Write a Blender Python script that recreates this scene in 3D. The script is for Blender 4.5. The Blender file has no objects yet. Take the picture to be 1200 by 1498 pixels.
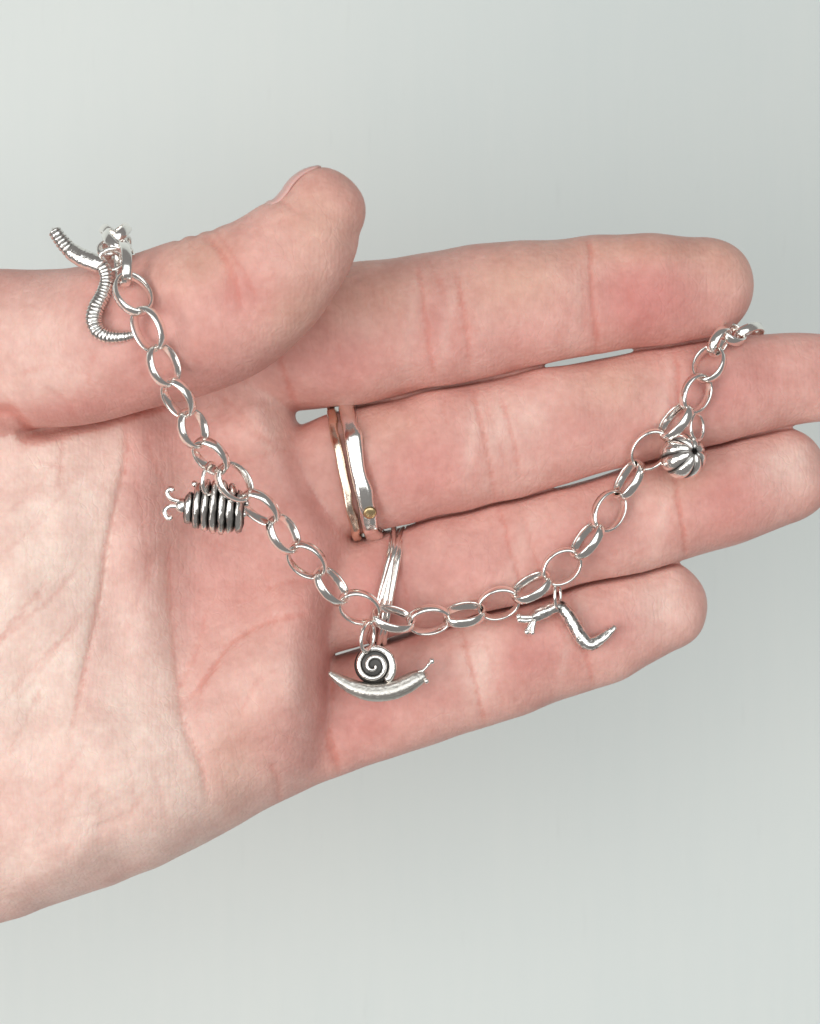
import bpy, math, random
import numpy as np
from mathutils import Vector

random.seed(4)
rng = np.random.default_rng(7)
scene = bpy.context.scene
COL = scene.collection

# ------------------------------------------------------------------ camera, light, exposure
# Working frame ("hand frame", millimetres): X right, Y up, Z towards the camera.
# World (metres): x = X, y = -Z, z = Y.  The photograph's scale is 10 px per mm at Z = 0.
D = 270.0                                   # camera distance to Z = 0 plane, mm
def W(p):
    return Vector((p[0] * .001, -p[2] * .001, p[1] * .001))

cam_d = bpy.data.cameras.new('camera')
cam = bpy.data.objects.new('camera', cam_d); COL.objects.link(cam)
cam.location = (0, -D * .001, 0)
cam.rotation_euler = (math.pi / 2, 0, 0)
cam_d.sensor_fit = 'VERTICAL'
cam_d.sensor_height = 24.0
cam_d.lens = 24.0 * D / 149.8
cam_d.clip_start = .005
cam_d.clip_end = 20
cam_d.dof.use_dof = True
cam_d.dof.focus_distance = (D - 4) * .001
cam_d.dof.aperture_fstop = 28.0
scene.camera = cam

world = bpy.data.worlds.new('World'); scene.world = world
world.use_nodes = True
wb = world.node_tree.nodes['Background']
wb.inputs['Color'].default_value = (1.0, .97, .95, 1)
wb.inputs['Strength'].default_value = .21

def area(name, loc, target, size, power, color):
    l = bpy.data.lights.new(name, 'AREA'); l.shape = 'RECTANGLE'
    l.size, l.size_y = size; l.energy = power; l.color = color
    o = bpy.data.objects.new(name, l); COL.objects.link(o)
    o.location = loc
    o.rotation_euler = (Vector(target) - Vector(loc)).to_track_quat('-Z', 'Y').to_euler()
    return o
area('front_soft_light', (.25, -1.18, .16), (0, 0, 0), (1.6, 1.3), 10.6, (.95, 1.0, 1.0))  # unseen soft panel, placed behind the camera so the silver reflects white
area('side_window_light', (-.68, -.70, -.2), (0, 0, 0), (.6, .75), 5.9, (1.0, .972, .945))

vs = scene.view_settings
scene.display_settings.display_device = 'sRGB'
vs.view_transform = 'Standard'; vs.look = 'None'; vs.exposure = 0.08; vs.gamma = 1.0
vs.use_curve_mapping = False

# ------------------------------------------------------------------ helpers
def U(px, py, z=0.0):
    """photo pixel (1200x1498) at depth z -> hand-frame XY"""
    k = (D - z) / D
    return np.array([(px - 600.0) / 10 * k, (749.0 - py) / 10 * k])
def U3(px, py, z):
    a = U(px, py, z); return np.array([a[0], a[1], z])
def lin(r, g, b):
    f = lambda c: (c / 255 / 12.92) if c / 255 <= .04045 else ((c / 255 + .055) / 1.055) ** 2.4
    return np.array([f(r), f(g), f(b)])

def new_mesh(name, verts_mm, faces, mat, parent=None, attrs=None, smooth=True):
    v = np.asarray(verts_mm, dtype=np.float64)
    w = np.column_stack([v[:, 0], -v[:, 2], v[:, 1]]) * .001
    off = np.zeros(3)
    if parent is None:
        off = (w.min(0) + w.max(0)) / 2
        off[2] = w[:, 2].min()
    else:
        off = np.array(parent.matrix_world.translation) if parent.type == 'EMPTY' else np.array(parent.location)
    me = bpy.data.meshes.new(name)
    me.from_pydata((w - off).tolist() if len(w) < 60000 else [], [], faces if len(w) < 60000 else [])
    if len(w) >= 60000:
        f = np.asarray(faces, dtype=np.int32)
        me.vertices.add(len(w)); me.vertices.foreach_set('co', (w - off).astype(np.float32).ravel())
        me.loops.add(f.size); me.loops.foreach_set('vertex_index', f.ravel())
        me.polygons.add(len(f)); me.polygons.foreach_set('loop_start', np.arange(len(f), dtype=np.int32) * 4)
        me.update(calc_edges=True)
    if smooth:
        me.polygons.foreach_set('use_smooth', np.ones(len(me.polygons), dtype=bool))
    if attrs:
        for an, a in attrs.items():
            a = np.asarray(a, dtype=np.float32)
            if a.ndim == 1:
                at = me.attributes.new(an, 'FLOAT', 'POINT'); at.data.foreach_set('value', a)
            else:
                at = me.attributes.new(an, 'FLOAT_COLOR', 'POINT')
                at.data.foreach_set('color', np.column_stack([a, np.ones(len(a))]).astype(np.float32).ravel())
    me.materials.append(mat)
    o = bpy.data.objects.new(name, me); COL.objects.link(o)
    if parent is not None:
        o.parent = parent
    else:
        o.location = off
    return o

def thing(name, label, cat, at_mm, group=None):
    o = bpy.data.objects.new(name, None); COL.objects.link(o)
    o.location = W(at_mm); o['label'] = label; o['category'] = cat
    o.empty_display_size = .002
    if group: o['group'] = group
    bpy.context.view_layer.update()
    return o
def tag(o, label, cat, group=None):
    o['label'] = label; o['category'] = cat
    if group: o['group'] = group
    return o

def norm(a):
    a = np.asarray(a, float); return a / (np.linalg.norm(a, axis=-1, keepdims=True) + 1e-12)

def catmull(P, n):
    P = np.asarray(P, float); Q = np.vstack([2 * P[0] - P[1], P, 2 * P[-1] - P[-2]])
    out = []
    for i in range(1, len(Q) - 2):
        t = np.linspace(0, 1, n, endpoint=False)[:, None]
        a, b, c, d = Q[i - 1], Q[i], Q[i + 1], Q[i + 2]
        out.append(.5 * (2 * b + (c - a) * t + (2 * a - 5 * b + 4 * c - d) * t ** 2 + (3 * b - a - 3 * c + d) * t ** 3))
    out.append(P[-1:])
    return np.vstack(out)

def tube(P, R, seg=12, up=(0, 0, 1), closed=False, flat=1.0, caps=True, radfn=None):
    """swept tube; R per point; flat = scale along `up`-ish axis; returns verts, faces, (path idx, angle)"""
    P = np.asarray(P, float); n = len(P); R = np.broadcast_to(np.asarray(R, float), (n,))
    if closed: T = norm(np.roll(P, -1, 0) - np.roll(P, 1, 0))
    else: T = norm(np.gradient(P, axis=0))
    up = np.broadcast_to(np.asarray(up, float), (n, 3))
    S = norm(np.cross(T, up)); N = np.cross(S, T)
    ang = np.arange(seg) * 2 * math.pi / seg
    V = []; ids = []; an = []
    for i in range(n):
        for a in ang:
            k = 1.0 if radfn is None else radfn(i, a)
            V.append(P[i] + R[i] * k * (math.cos(a) * S[i] + flat * math.sin(a) * N[i])); ids.append(i); an.append(a)
    F = []
    m = n if closed else n - 1
    for i in range(m):
        j = (i + 1) % n
        for q in range(seg):
            r = (q + 1) % seg
            F.append((i * seg + q, i * seg + r, j * seg + r, j * seg + q))
    if not closed and caps:
        for i, s in ((0, -1), (n - 1, 1)):
            V.append(P[i] + T[i] * s * R[i] * .6); c = len(V) - 1; ids.append(i); an.append(math.pi / 2)
            for q in range(seg):
                r = (q + 1) % seg
                F.append((i * seg + r, i * seg + q, c) if s < 0 else (i * seg + q, i * seg + r, c))
    return np.array(V), F, np.array(ids), np.array(an)

def ball(c, r, nu=14, nv=9, sq=(1, 1, 1)):
    V = [np.array([0, 0, -1.0])]; F = []
    for j in range(1, nv):
        ph = -math.pi / 2 + math.pi * j / nv
        for i in range(nu):
            th = 2 * math.pi * i / nu
            V.append(np.array([math.cos(ph) * math.cos(th), math.cos(ph) * math.sin(th), math.sin(ph)]))
    V.append(np.array([0, 0, 1.0])); top = len(V) - 1
    for i in range(nu): F.append((0, 1 + (i + 1) % nu, 1 + i))
    for j in range(nv - 2):
        for i in range(nu):
            a = 1 + j * nu
            F.append((a + i, a + (i + 1) % nu, a + nu + (i + 1) % nu, a + nu + i))
    a = 1 + (nv - 2) * nu
    for i in range(nu): F.append((a + i, a + (i + 1) % nu, top))
    return np.array(V) * r * np.array(sq) + np.asarray(c), F

def join(*vf):
    V = []; F = []; n = 0
    for v, f in vf:
        V.append(v); F += [tuple(i + n for i in q) for q in f]; n += len(v)
    return np.vstack(V), F

# ------------------------------------------------------------------ materials
def mat_new(name):
    m = bpy.data.materials.new(name); m.use_nodes = True
    nt = m.node_tree; return m, nt, nt.nodes, nt.links, nt.nodes['Principled BSDF']

def make_wall_mat():
    m, nt, N, L, B = mat_new('white_painted_wood')
    tc = N.new('ShaderNodeTexCoord')
    mp = N.new('ShaderNodeMapping'); mp.inputs['Rotation'].default_value = (0, math.radians(12), 0)
    mp.inputs['Scale'].default_value = (260, 260, 22)
    L.new(tc.outputs['Object'], mp.inputs['Vector'])
    n1 = N.new('ShaderNodeTexNoise'); n1.inputs['Scale'].default_value = 1; n1.inputs['Detail'].default_value = 5
    L.new(mp.outputs[0], n1.inputs['Vector'])
    n2 = N.new('ShaderNodeTexNoise'); n2.inputs['Scale'].default_value = 9; n2.inputs['Detail'].default_value = 3
    L.new(tc.outputs['Object'], n2.inputs['Vector'])
    # fine short brush hairs
    mp3 = N.new('ShaderNodeMapping'); mp3.inputs['Rotation'].default_value = (0, math.radians(14), 0)
    mp3.inputs['Scale'].default_value = (900, 900, 60)
    L.new(tc.outputs['Object'], mp3.inputs['Vector'])
    n3 = N.new('ShaderNodeTexNoise'); n3.inputs['Scale'].default_value = 1; n3.inputs['Detail'].default_value = 2
    L.new(mp3.outputs[0], n3.inputs['Vector'])
    r3 = N.new('ShaderNodeValToRGB'); r3.color_ramp.elements[0].position = .66; r3.color_ramp.elements[1].position = .82
    L.new(n3.outputs['Fac'], r3.inputs[0])
    cr = N.new('ShaderNodeValToRGB')
    cr.color_ramp.elements[0].position = .3; cr.color_ramp.elements[0].color = (.68, .73, .715, 1)
    cr.color_ramp.elements[1].position = .7; cr.color_ramp.elements[1].color = (.73, .765, .74, 1)
    mx = N.new('ShaderNodeMix'); mx.data_type = 'FLOAT'; mx.inputs[0].default_value = .22
    L.new(n2.outputs['Fac'], mx.inputs[2]); L.new(n1.outputs['Fac'], mx.inputs[3])
    L.new(mx.outputs[0], cr.inputs[0])
    dk = N.new('ShaderNodeMix'); dk.data_type = 'RGBA'
    fm = N.new('ShaderNodeMath'); fm.operation = 'MULTIPLY'; fm.inputs[1].default_value = .16
    L.new(r3.outputs[0], fm.inputs[0]); L.new(fm.outputs[0], dk.inputs[0])
    L.new(cr.outputs[0], dk.inputs[6]); dk.inputs[7].default_value = (.45, .47, .46, 1)
    L.new(dk.outputs[2], B.inputs['Base Color'])
    bp = N.new('ShaderNodeBump'); bp.inputs['Strength'].default_value = .22; bp.inputs['Distance'].default_value = .0006
    L.new(n1.outputs['Fac'], bp.inputs['Height']); L.new(bp.outputs[0], B.inputs['Normal'])
    B.inputs['Roughness'].default_value = .55
    B.inputs['Specular IOR Level'].default_value = .3
    return m

def make_skin():
    m, nt, N, L, B = mat_new('skin')
    at = N.new('ShaderNodeAttribute'); at.attribute_name = 'tint'
    tc = N.new('ShaderNodeTexCoord')
    n1 = N.new('ShaderNodeTexNoise'); n1.inputs['Scale'].default_value = 170; n1.inputs['Detail'].default_value = 4
    n1.inputs['Roughness'].default_value = .6
    L.new(tc.outputs['Object'], n1.inputs['Vector'])
    n2 = N.new('ShaderNodeTexNoise'); n2.inputs['Scale'].default_value = 900; n2.inputs['Detail'].default_value = 3
    L.new(tc.outputs['Object'], n2.inputs['Vector'])
    # blood-flow mottling
    r1 = N.new('ShaderNodeValToRGB')
    r1.color_ramp.elements[0].position = .34; r1.color_ramp.elements[0].color = (.90, .80, .79, 1)
    r1.color_ramp.elements[1].position = .66; r1.color_ramp.elements[1].color = (1.07, 1.10, 1.10, 1)
    L.new(n1.outputs['Fac'], r1.inputs[0])
    mu = N.new('ShaderNodeMix'); mu.data_type = 'RGBA'; mu.blend_type = 'MULTIPLY'; mu.inputs[0].default_value = .75
    L.new(at.outputs['Color'], mu.inputs[6]); L.new(r1.outputs[0], mu.inputs[7])
    r2 = N.new('ShaderNodeValToRGB')
    r2.color_ramp.elements[0].position = .3; r2.color_ramp.elements[0].color = (.93, .90, .89, 1)
    r2.color_ramp.elements[1].position = .7; r2.color_ramp.elements[1].color = (1.03, 1.04, 1.04, 1)
    L.new(n2.outputs['Fac'], r2.inputs[0])
    m2 = N.new('ShaderNodeMix'); m2.data_type = 'RGBA'; m2.blend_type = 'MULTIPLY'; m2.inputs[0].default_value = .8
    L.new(mu.outputs[2], m2.inputs[6]); L.new(r2.outputs[0], m2.inputs[7])
    L.new(m2.outputs[2], B.inputs['Base Color'])
    # papillary ridges: distorted fine waves, and cell-like skin relief
    wv = N.new('ShaderNodeTexWave'); wv.wave_type = 'BANDS'; wv.bands_direction = 'X'
    wv.inputs['Scale'].default_value = 520; wv.inputs['Distortion'].default_value = 9
    wv.inputs['Detail'].default_value = 1.5; wv.inputs['Detail Scale'].default_value = .25
    L.new(tc.outputs['Object'], wv.inputs['Vector'])
    vo = N.new('ShaderNodeTexVoronoi'); vo.inputs['Scale'].default_value = 1300
    L.new(tc.outputs['Object'], vo.inputs['Vector'])
    a1 = N.new('ShaderNodeMath'); a1.operation = 'MULTIPLY_ADD'; a1.inputs[1].default_value = .16
    L.new(wv.outputs['Fac'], a1.inputs[0]); L.new(vo.outputs['Distance'], a1.inputs[2])
    nd = N.new('ShaderNodeTexNoise'); nd.inputs['Scale'].default_value = 260; nd.inputs['Detail'].default_value = 2
    L.new(tc.outputs['Object'], nd.inputs['Vector'])
    dm = N.new('ShaderNodeVectorMath'); dm.operation = 'MULTIPLY_ADD'; dm.inputs[1].default_value = (.005, .005, .005)
    L.new(nd.outputs['Color'], dm.inputs[0]); L.new(tc.outputs['Object'], dm.inputs[2])
    mpv = N.new('ShaderNodeMapping'); mpv.inputs['Rotation'].default_value = (0, math.radians(15), 0); mpv.inputs['Scale'].default_value = (1.0, 1.0, .38)
    L.new(dm.outputs[0], mpv.inputs['Vector'])
    ve = N.new('ShaderNodeTexVoronoi'); ve.feature = 'DISTANCE_TO_EDGE'; ve.inputs['Scale'].default_value = 430
    L.new(mpv.outputs[0], ve.inputs['Vector'])
    rv = N.new('ShaderNodeMapRange'); rv.inputs[1].default_value = 0; rv.inputs[2].default_value = .09; rv.interpolation_type = 'SMOOTHSTEP'
    L.new(ve.outputs['Distance'], rv.inputs[0])
    mk = N.new('ShaderNodeMath'); mk.operation = 'MULTIPLY'
    rm = N.new('ShaderNodeMapRange'); rm.inputs[1].default_value = .35; rm.inputs[2].default_value = .7; rm.inputs[3].default_value = .1; rm.inputs[4].default_value = .8
    L.new(n1.outputs['Fac'], rm.inputs[0]); L.new(rv.outputs[0], mk.inputs[0]); L.new(rm.outputs[0], mk.inputs[1])
    a3 = N.new('ShaderNodeMath'); a3.operation = 'ADD'
    L.new(mk.outputs[0], a3.inputs[0]); L.new(a1.outputs[0], a3.inputs[1])
    a2 = N.new('ShaderNodeMath'); a2.operation = 'MULTIPLY_ADD'; a2.inputs[1].default_value = .5
    L.new(n2.outputs['Fac'], a2.inputs[0]); L.new(a3.outputs[0], a2.inputs[2])
    bp = N.new('ShaderNodeBump'); bp.inputs['Strength'].default_value = .24; bp.inputs['Distance'].default_value = .00022
    L.new(a2.outputs[0], bp.inputs['Height']); L.new(bp.outputs[0], B.inputs['Normal'])
    B.inputs['Roughness'].default_value = .52
    B.inputs['Specular IOR Level'].default_value = .32
    B.inputs['Subsurface Weight'].default_value = .35
    B.inputs['Subsurface Radius'].default_value = (1.0, .32, .2)
    B.inputs['Subsurface Scale'].default_value = .0018
    return m

def make_metal(name, base, rough, bump=0.0, bscale=700, patina=(.022, .02, .019)):
    m, nt, N, L, B = mat_new(name)
    at = N.new('ShaderNodeAttribute'); at.attribute_name = 'groove'
    tc = N.new('ShaderNodeTexCoord')
    mx = N.new('ShaderNodeMix'); mx.data_type = 'RGBA'
    mx.inputs[6].default_value = (*base, 1); mx.inputs[7].default_value = (*patina, 1)
    L.new(at.outputs['Fac'], mx.inputs[0])
    L.new(mx.outputs[2], B.inputs['Base Color'])
    B.inputs['Metallic'].default_value = 1
    n = N.new('ShaderNodeTexNoise'); n.inputs['Scale'].default_value = bscale; n.inputs['Detail'].default_value = 3
    L.new(tc.outputs['Object'], n.inputs['Vector'])
    mr = N.new('ShaderNodeMapRange'); mr.inputs[3].default_value = rough * .7; mr.inputs[4].default_value = rough * 1.4
    L.new(n.outputs['Fac'], mr.inputs[0])
    ad = N.new('ShaderNodeMath'); ad.operation = 'MULTIPLY_ADD'; ad.inputs[1].default_value = .3
    L.new(at.outputs['Fac'], ad.inputs[0]); L.new(mr.outputs[0], ad.inputs[2])
    L.new(ad.outputs[0], B.inputs['Roughness'])
    if bump:
        bp = N.new('ShaderNodeBump'); bp.inputs['Strength'].default_value = bump; bp.inputs['Distance'].default_value = .0003
        L.new(n.outputs['Fac'], bp.inputs['Height']); L.new(bp.outputs[0], B.inputs['Normal'])
    return m

M_WALL = make_wall_mat()
M_SKIN = make_skin()
SILVER = (.95, .915, .875)
M_LINK = make_metal('polished_silver', SILVER, .16, .08, 900)
M_CAST = make_metal('oxidised_cast_silver', SILVER, .16, .25, 1500)
M_SATIN = make_metal('satin_silver', (.76, .72, .67), .34, .5, 1600)
M_HAMMER = make_metal('hammered_silver', SILVER, .16, .22, 500)
M_GOLD = make_metal('hammered_gold', (.83, .67, .545), .2, .22, 600)
M_DOT = make_metal('yellow_gold', (.92, .70, .38), .22)
def make_nail():
    m, nt, N, L, B = mat_new('fingernail')
    B.inputs['Base Color'].default_value = (.66, .40, .36, 1); B.inputs['Roughness'].default_value = .3
    B.inputs['Subsurface Weight'].default_value = .2; B.inputs['Subsurface Scale'].default_value = .001
    return m
M_NAIL = make_nail()

# ------------------------------------------------------------------ the setting: painted wall behind the hand
WZ = -150.0
def build_wall():
    S = 700.0
    n = 40
    g = np.linspace(-S, S, n)
    V = np.array([[x, y, WZ] for y in g for x in g])
    F = [(j * n + i, j * n + i + 1, (j + 1) * n + i + 1, (j + 1) * n + i) for j in range(n - 1) for i in range(n - 1)]
    o = new_mesh('wall', V, F, M_WALL)
    o['kind'] = 'structure'; o['label'] = 'white painted wall with faint brush marks behind the hand'
build_wall()

# ------------------------------------------------------------------ the hand
RES = .36
X0, X1, Y0, Y1, Z0, Z1 = -128.0, 70.0, -72.0, 56.0, -38.0, 36.0
gx = np.arange(X0, X1, RES, dtype=np.float32)
gy = np.arange(Y0, Y1, RES, dtype=np.float32)
gz = np.arange(Z0, Z1, RES, dtype=np.float32)
GX, GY = np.meshgrid(gx, gy, indexing='ij')

def poly_dist(P, X, Y, signed=False):
    """distance to open polyline, parameter (index+frac), side"""
    best = np.full(X.shape, 1e9, np.float32); par = np.zeros(X.shape, np.float32); side = np.zeros(X.shape, np.float32)
    for i in range(len(P) - 1):
        a, b = P[i], P[i + 1]; e = b - a; l2 = float(e @ e)
        t = np.clip(((X - a[0]) * e[0] + (Y - a[1]) * e[1]) / l2, 0, 1)
        dx = X - (a[0] + t * e[0]); dy = Y - (a[1] + t * e[1])
        d = np.sqrt(dx * dx + dy * dy)
        m = d < best
        best = np.where(m, d, best); par = np.where(m, i + t, par)
        if signed: side = np.where(m, np.sign(e[0] * dy - e[1] * dx), side)
    return best, par, side

def inside_dist(P, X, Y):
    Q = np.vstack([P, P[:1]])
    d, _, _ = poly_dist(Q, X, Y)
    ins = np.zeros(X.shape, bool)
    for i in range(len(P)):
        (xa, ya), (xb, yb) = Q[i], Q[i + 1]
        c = ((ya > Y) != (yb > Y))
        xi = (xb - xa) * (Y - ya) / (yb - ya + 1e-9) + xa
        ins ^= c & (X < xi)
    return np.where(ins, d, -d)

def interp(par, vals):
    return np.interp(par, np.arange(len(vals)), vals).astype(np.float32)

def creases_map(lines, X, Y, z):
    C = np.zeros(X.shape, np.float32)
    for pts, depth, width in lines:
        depth, width = depth * .9, max(width * .58, .38)
        P = catmull(np.array([U(a, b, z) for a, b in pts]), 6)
        P = P + np.cumsum(np.random.default_rng(int(pts[0][0]) + 1000).normal(0, .06, P.shape), axis=0) * np.sin(np.linspace(0, np.pi, len(P)))[:, None]
        x0, y0 = P.min(0) - 4 * width; x1, y1 = P.max(0) + 4 * width
        m = (X > x0) & (X < x1) & (Y > y0) & (Y < y1)
        if not m.any(): continue
        d, par, _ = poly_dist(P, X[m], Y[m])
        tt = par / (len(P) - 1)
        taper = np.clip(np.minimum(tt, 1 - tt) / .18, 0, 1) ** .7
        C[m] += depth * taper * np.exp(-(d / width) ** 2)
    return C

def smooth1(v, n):
    k = np.hanning(n + 2)[1:-1]; k /= k.sum()
    return np.convolve(np.pad(v, n // 2, mode='edge'), k, mode='valid')

def uneven(seed, amp):
    r = np.random.default_rng(seed); o = np.zeros(GX.shape, np.float32)
    for _ in range(14):
        wl = r.uniform(6, 17); an = r.uniform(0, 6.28)
        o += (np.sin((GX * math.cos(an) + GY * math.sin(an)) * 2 * math.pi / wl + r.uniform(0, 6.28)) * wl / 12).astype(np.float32)
    return o * amp / 3.2

def fine_lines(data, n, seed, along=False):
    r = np.random.default_rng(seed); A = np.array(data, float); out = []
    for _ in range(n):
        q = r.uniform(1.6, len(A) - 1.5); i = int(q); t = q - i
        c = A[i] * (1 - t) + A[i + 1] * t; d = norm(A[i + 1][:2] - A[i][:2]); nrm = np.array([-d[1], d[0]])
        v = r.uniform(-.65, .65); ln = c[2] * r.uniform(.12, .38)
        m = norm(nrm + d * r.normal(0, .28)) if not along else norm(d + nrm * r.normal(0, .2))
        p = c[:2] + nrm * v * c[2]
        out.append(([tuple(p - m * ln), tuple(p + d * r.normal(0, 3)), tuple(p + m * ln)], r.uniform(.035, .10), .55))
    return out

def limb(data, lines, front_p=2.25, bulges=None):
    """data rows: px, py, half width px, z, depth ratio -> dict of XY maps"""
    A = np.array(data, float)
    sp = np.array([U(r[0], r[1], r[3]) for r in A])
    n = 8
    spine = catmull(sp, n)
    pr = np.linspace(0, len(A) - 1, len(spine))
    def up(c): return smooth1(np.interp(pr, np.arange(len(A)), c), 7)
    wmm = up(A[:, 2] / 10 * (D - A[:, 3]) / D); zmm = up(A[:, 3]); hr = up(A[:, 4])
    d, par, side = poly_dist(spine, GX, GY, True)
    w = interp(par, wmm); z = interp(par, zmm); h = w * interp(par, hr)
    hf = h.copy()
    if bulges is not None:
        pxs = GX / ((D - z) / D) * 10 + 600
        for c, s, amp in bulges:
            hf = hf + amp * np.exp(-((pxs - c) / s) ** 2)
    sd_ = int(abs(A[0, 1]))
    C = creases_map(lines + fine_lines(data, 26, sd_) + fine_lines(data, 10, sd_ + 1, True), GX, GY, float(A[:, 3].mean())); Cc = C; C = C + uneven(sd_ + 2, .2)
    return dict(d=d, w=w, z=z, hb=h, hf=hf, C=C, Cc=Cc, p=front_p, spine=spine, wmm=wmm, zmm=zmm, hr=hr)

def band(x, y0, y1, k=0.0, bow=0):
    """crease across a finger at px x, from y0 to y1, leaning k px"""
    ym = (y0 + y1) / 2
    return [(x - k / 2, y0), (x + bow, ym), (x + k / 2, y1)]

INDEX = [(330, 510, 96, -9, .9), (430, 500, 101, -7, .9), (520, 487, 103, -5.5, .88), (600, 475, 100, -4.5, .88), (690, 458, 97.5, -4, .88),
         (780, 443, 92, -3.5, .88), (870, 432, 85, -3.2, .88), (960, 425, 82, -3, .86), (1026, 421, 75, -3, .82)]
MIDDLE = [(370, 730, 85, -11, .9), (470, 703, 87, -9.5, .9), (560, 681, 92, -8, .9), (640, 663, 93, -7.2, .9), (720, 646, 92, -6.6, .9),
          (800, 628, 87.5, -6, .88), (870, 609, 82, -5.6, .88), (950, 592, 81, -5.6, .88), (1060, 570, 77, -5.2, .86), (1150, 556, 68, -5, .84), (1205, 552, 62, -5, .8)]
RING = [(370, 915, 80, -13, .9), (470, 880, 78, -11.5, .9), (540, 863, 77, -10.6, .92), (660, 832, 81, -9.4, .92), (750, 807, 81, -8.8, .92),
        (830, 786, 76, -8.4, .9), (900, 768, 75, -8.0, .9), (970, 746, 80, -7.8, .9), (1060, 721, 78, -7.4, .88), (1140, 697, 71, -7.2, .82)]
PINKY = [(350, 1090, 88, -14, .8), (450, 1060, 85, -13.5, .82), (540, 1031, 83, -12.5, .86), (620, 1003, 86, -11.5, .88), (740, 964, 85, -10.5, .88),
         (830, 935, 82, -10, .88), (910, 908, 75, -9.8, .86), (966, 887, 66, -9.6, .82)]
THUMB = [(-700, 640, 150, -14, .9), (-450, 600, 150, -11, .9), (-250, 560, 145, -7, .85), (-100, 530, 132, -2.5, .85), (20, 513, 117, 1.5, .88),
         (110, 508, 114, 6.5, .9), (190, 489, 112, 9.5, .92), (260, 472, 113, 12, .92), (330, 446, 111, 14.5, .9), (385, 411, 100, 17, .88),
         (428, 372, 86, 18.5, .85), (454, 342, 76, 19.5, .82), (471, 310, 63, 20, .8)]

c_index = [(band(862, 352, 530, 14, -4), .30, .75), (band(846, 370, 505, 10), .14, .5), (band(622, 385, 560, 26), .26, .7), (band(676, 400, 552, 22), .26, .7),
           (band(650, 410, 530, 22), .1, .5), ([(395, 440), (408, 520), (440, 610)], .3, 1.0),
           (band(560, 400, 470, 10), .08, .5), (band(905, 400, 480, 16), .08, .5)]
c_middle = [(band(985, 505, 660, 20, -3), .28, .75), (band(968, 530, 640, 16), .12, .5), (band(705, 565, 730, 36), .26, .65), (band(742, 570, 715, 32), .22, .65),
            (band(724, 590, 700, 34), .1, .5), ([(515, 610), (540, 690), (565, 770)], .3, 1.0), (band(850, 560, 640, 20), .08, .5)]
c_ring = [(band(985, 670, 820, 26, -3), .26, .7), (band(968, 690, 800, 20), .1, .5), (band(745, 735, 880, 40), .26, .65), (band(775, 740, 860, 34), .18, .6),
          (band(850, 720, 800, 20), .08, .5), ([(560, 780), (590, 850), (600, 920)], .2, .8)]
c_pinky = [(band(690, 905, 1065, 40), .26, .7), (band(718, 915, 1040, 34), .14, .55), (band(845, 860, 1005, 40, -3), .24, .7),
           (band(830, 880, 985, 34), .1, .5), ([(490, 975), (478, 1050), (500, 1130)], .45, 1.1), (band(600, 950, 1060, 24), .08, .5)]
c_thumb = [([(312, 360), (350, 410), (372, 480)], .30, .9), ([(325, 350), (366, 412), (395, 465)], .2, .7), ([(338, 390), (352, 430), (350, 470)], .14, .5),
           ([(262, 340), (268, 352), (276, 372)], .55, .55), ([(285, 335), (291, 346), (302, 368)], .65, .5),
           ([(306, 326), (313, 338), (325, 358)], .5, .5), ([(330, 312), (340, 326), (350, 345)], .4, .5),
           ([(395, 285), (410, 299), (428, 318)], .3, .7),
           ([(45, 640), (30, 610), (0, 600), (-40, 600)], .5, 1.4), ([(120, 625), (110, 590), (60, 560)], .12, .8), ([(150, 560), (90, 540), (20, 555)], .12, .8),
           ([(235, 590), (225, 530), (240, 470)], .10, .9), ([(160, 600), (150, 560), (165, 520)], .10, .8)]
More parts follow.
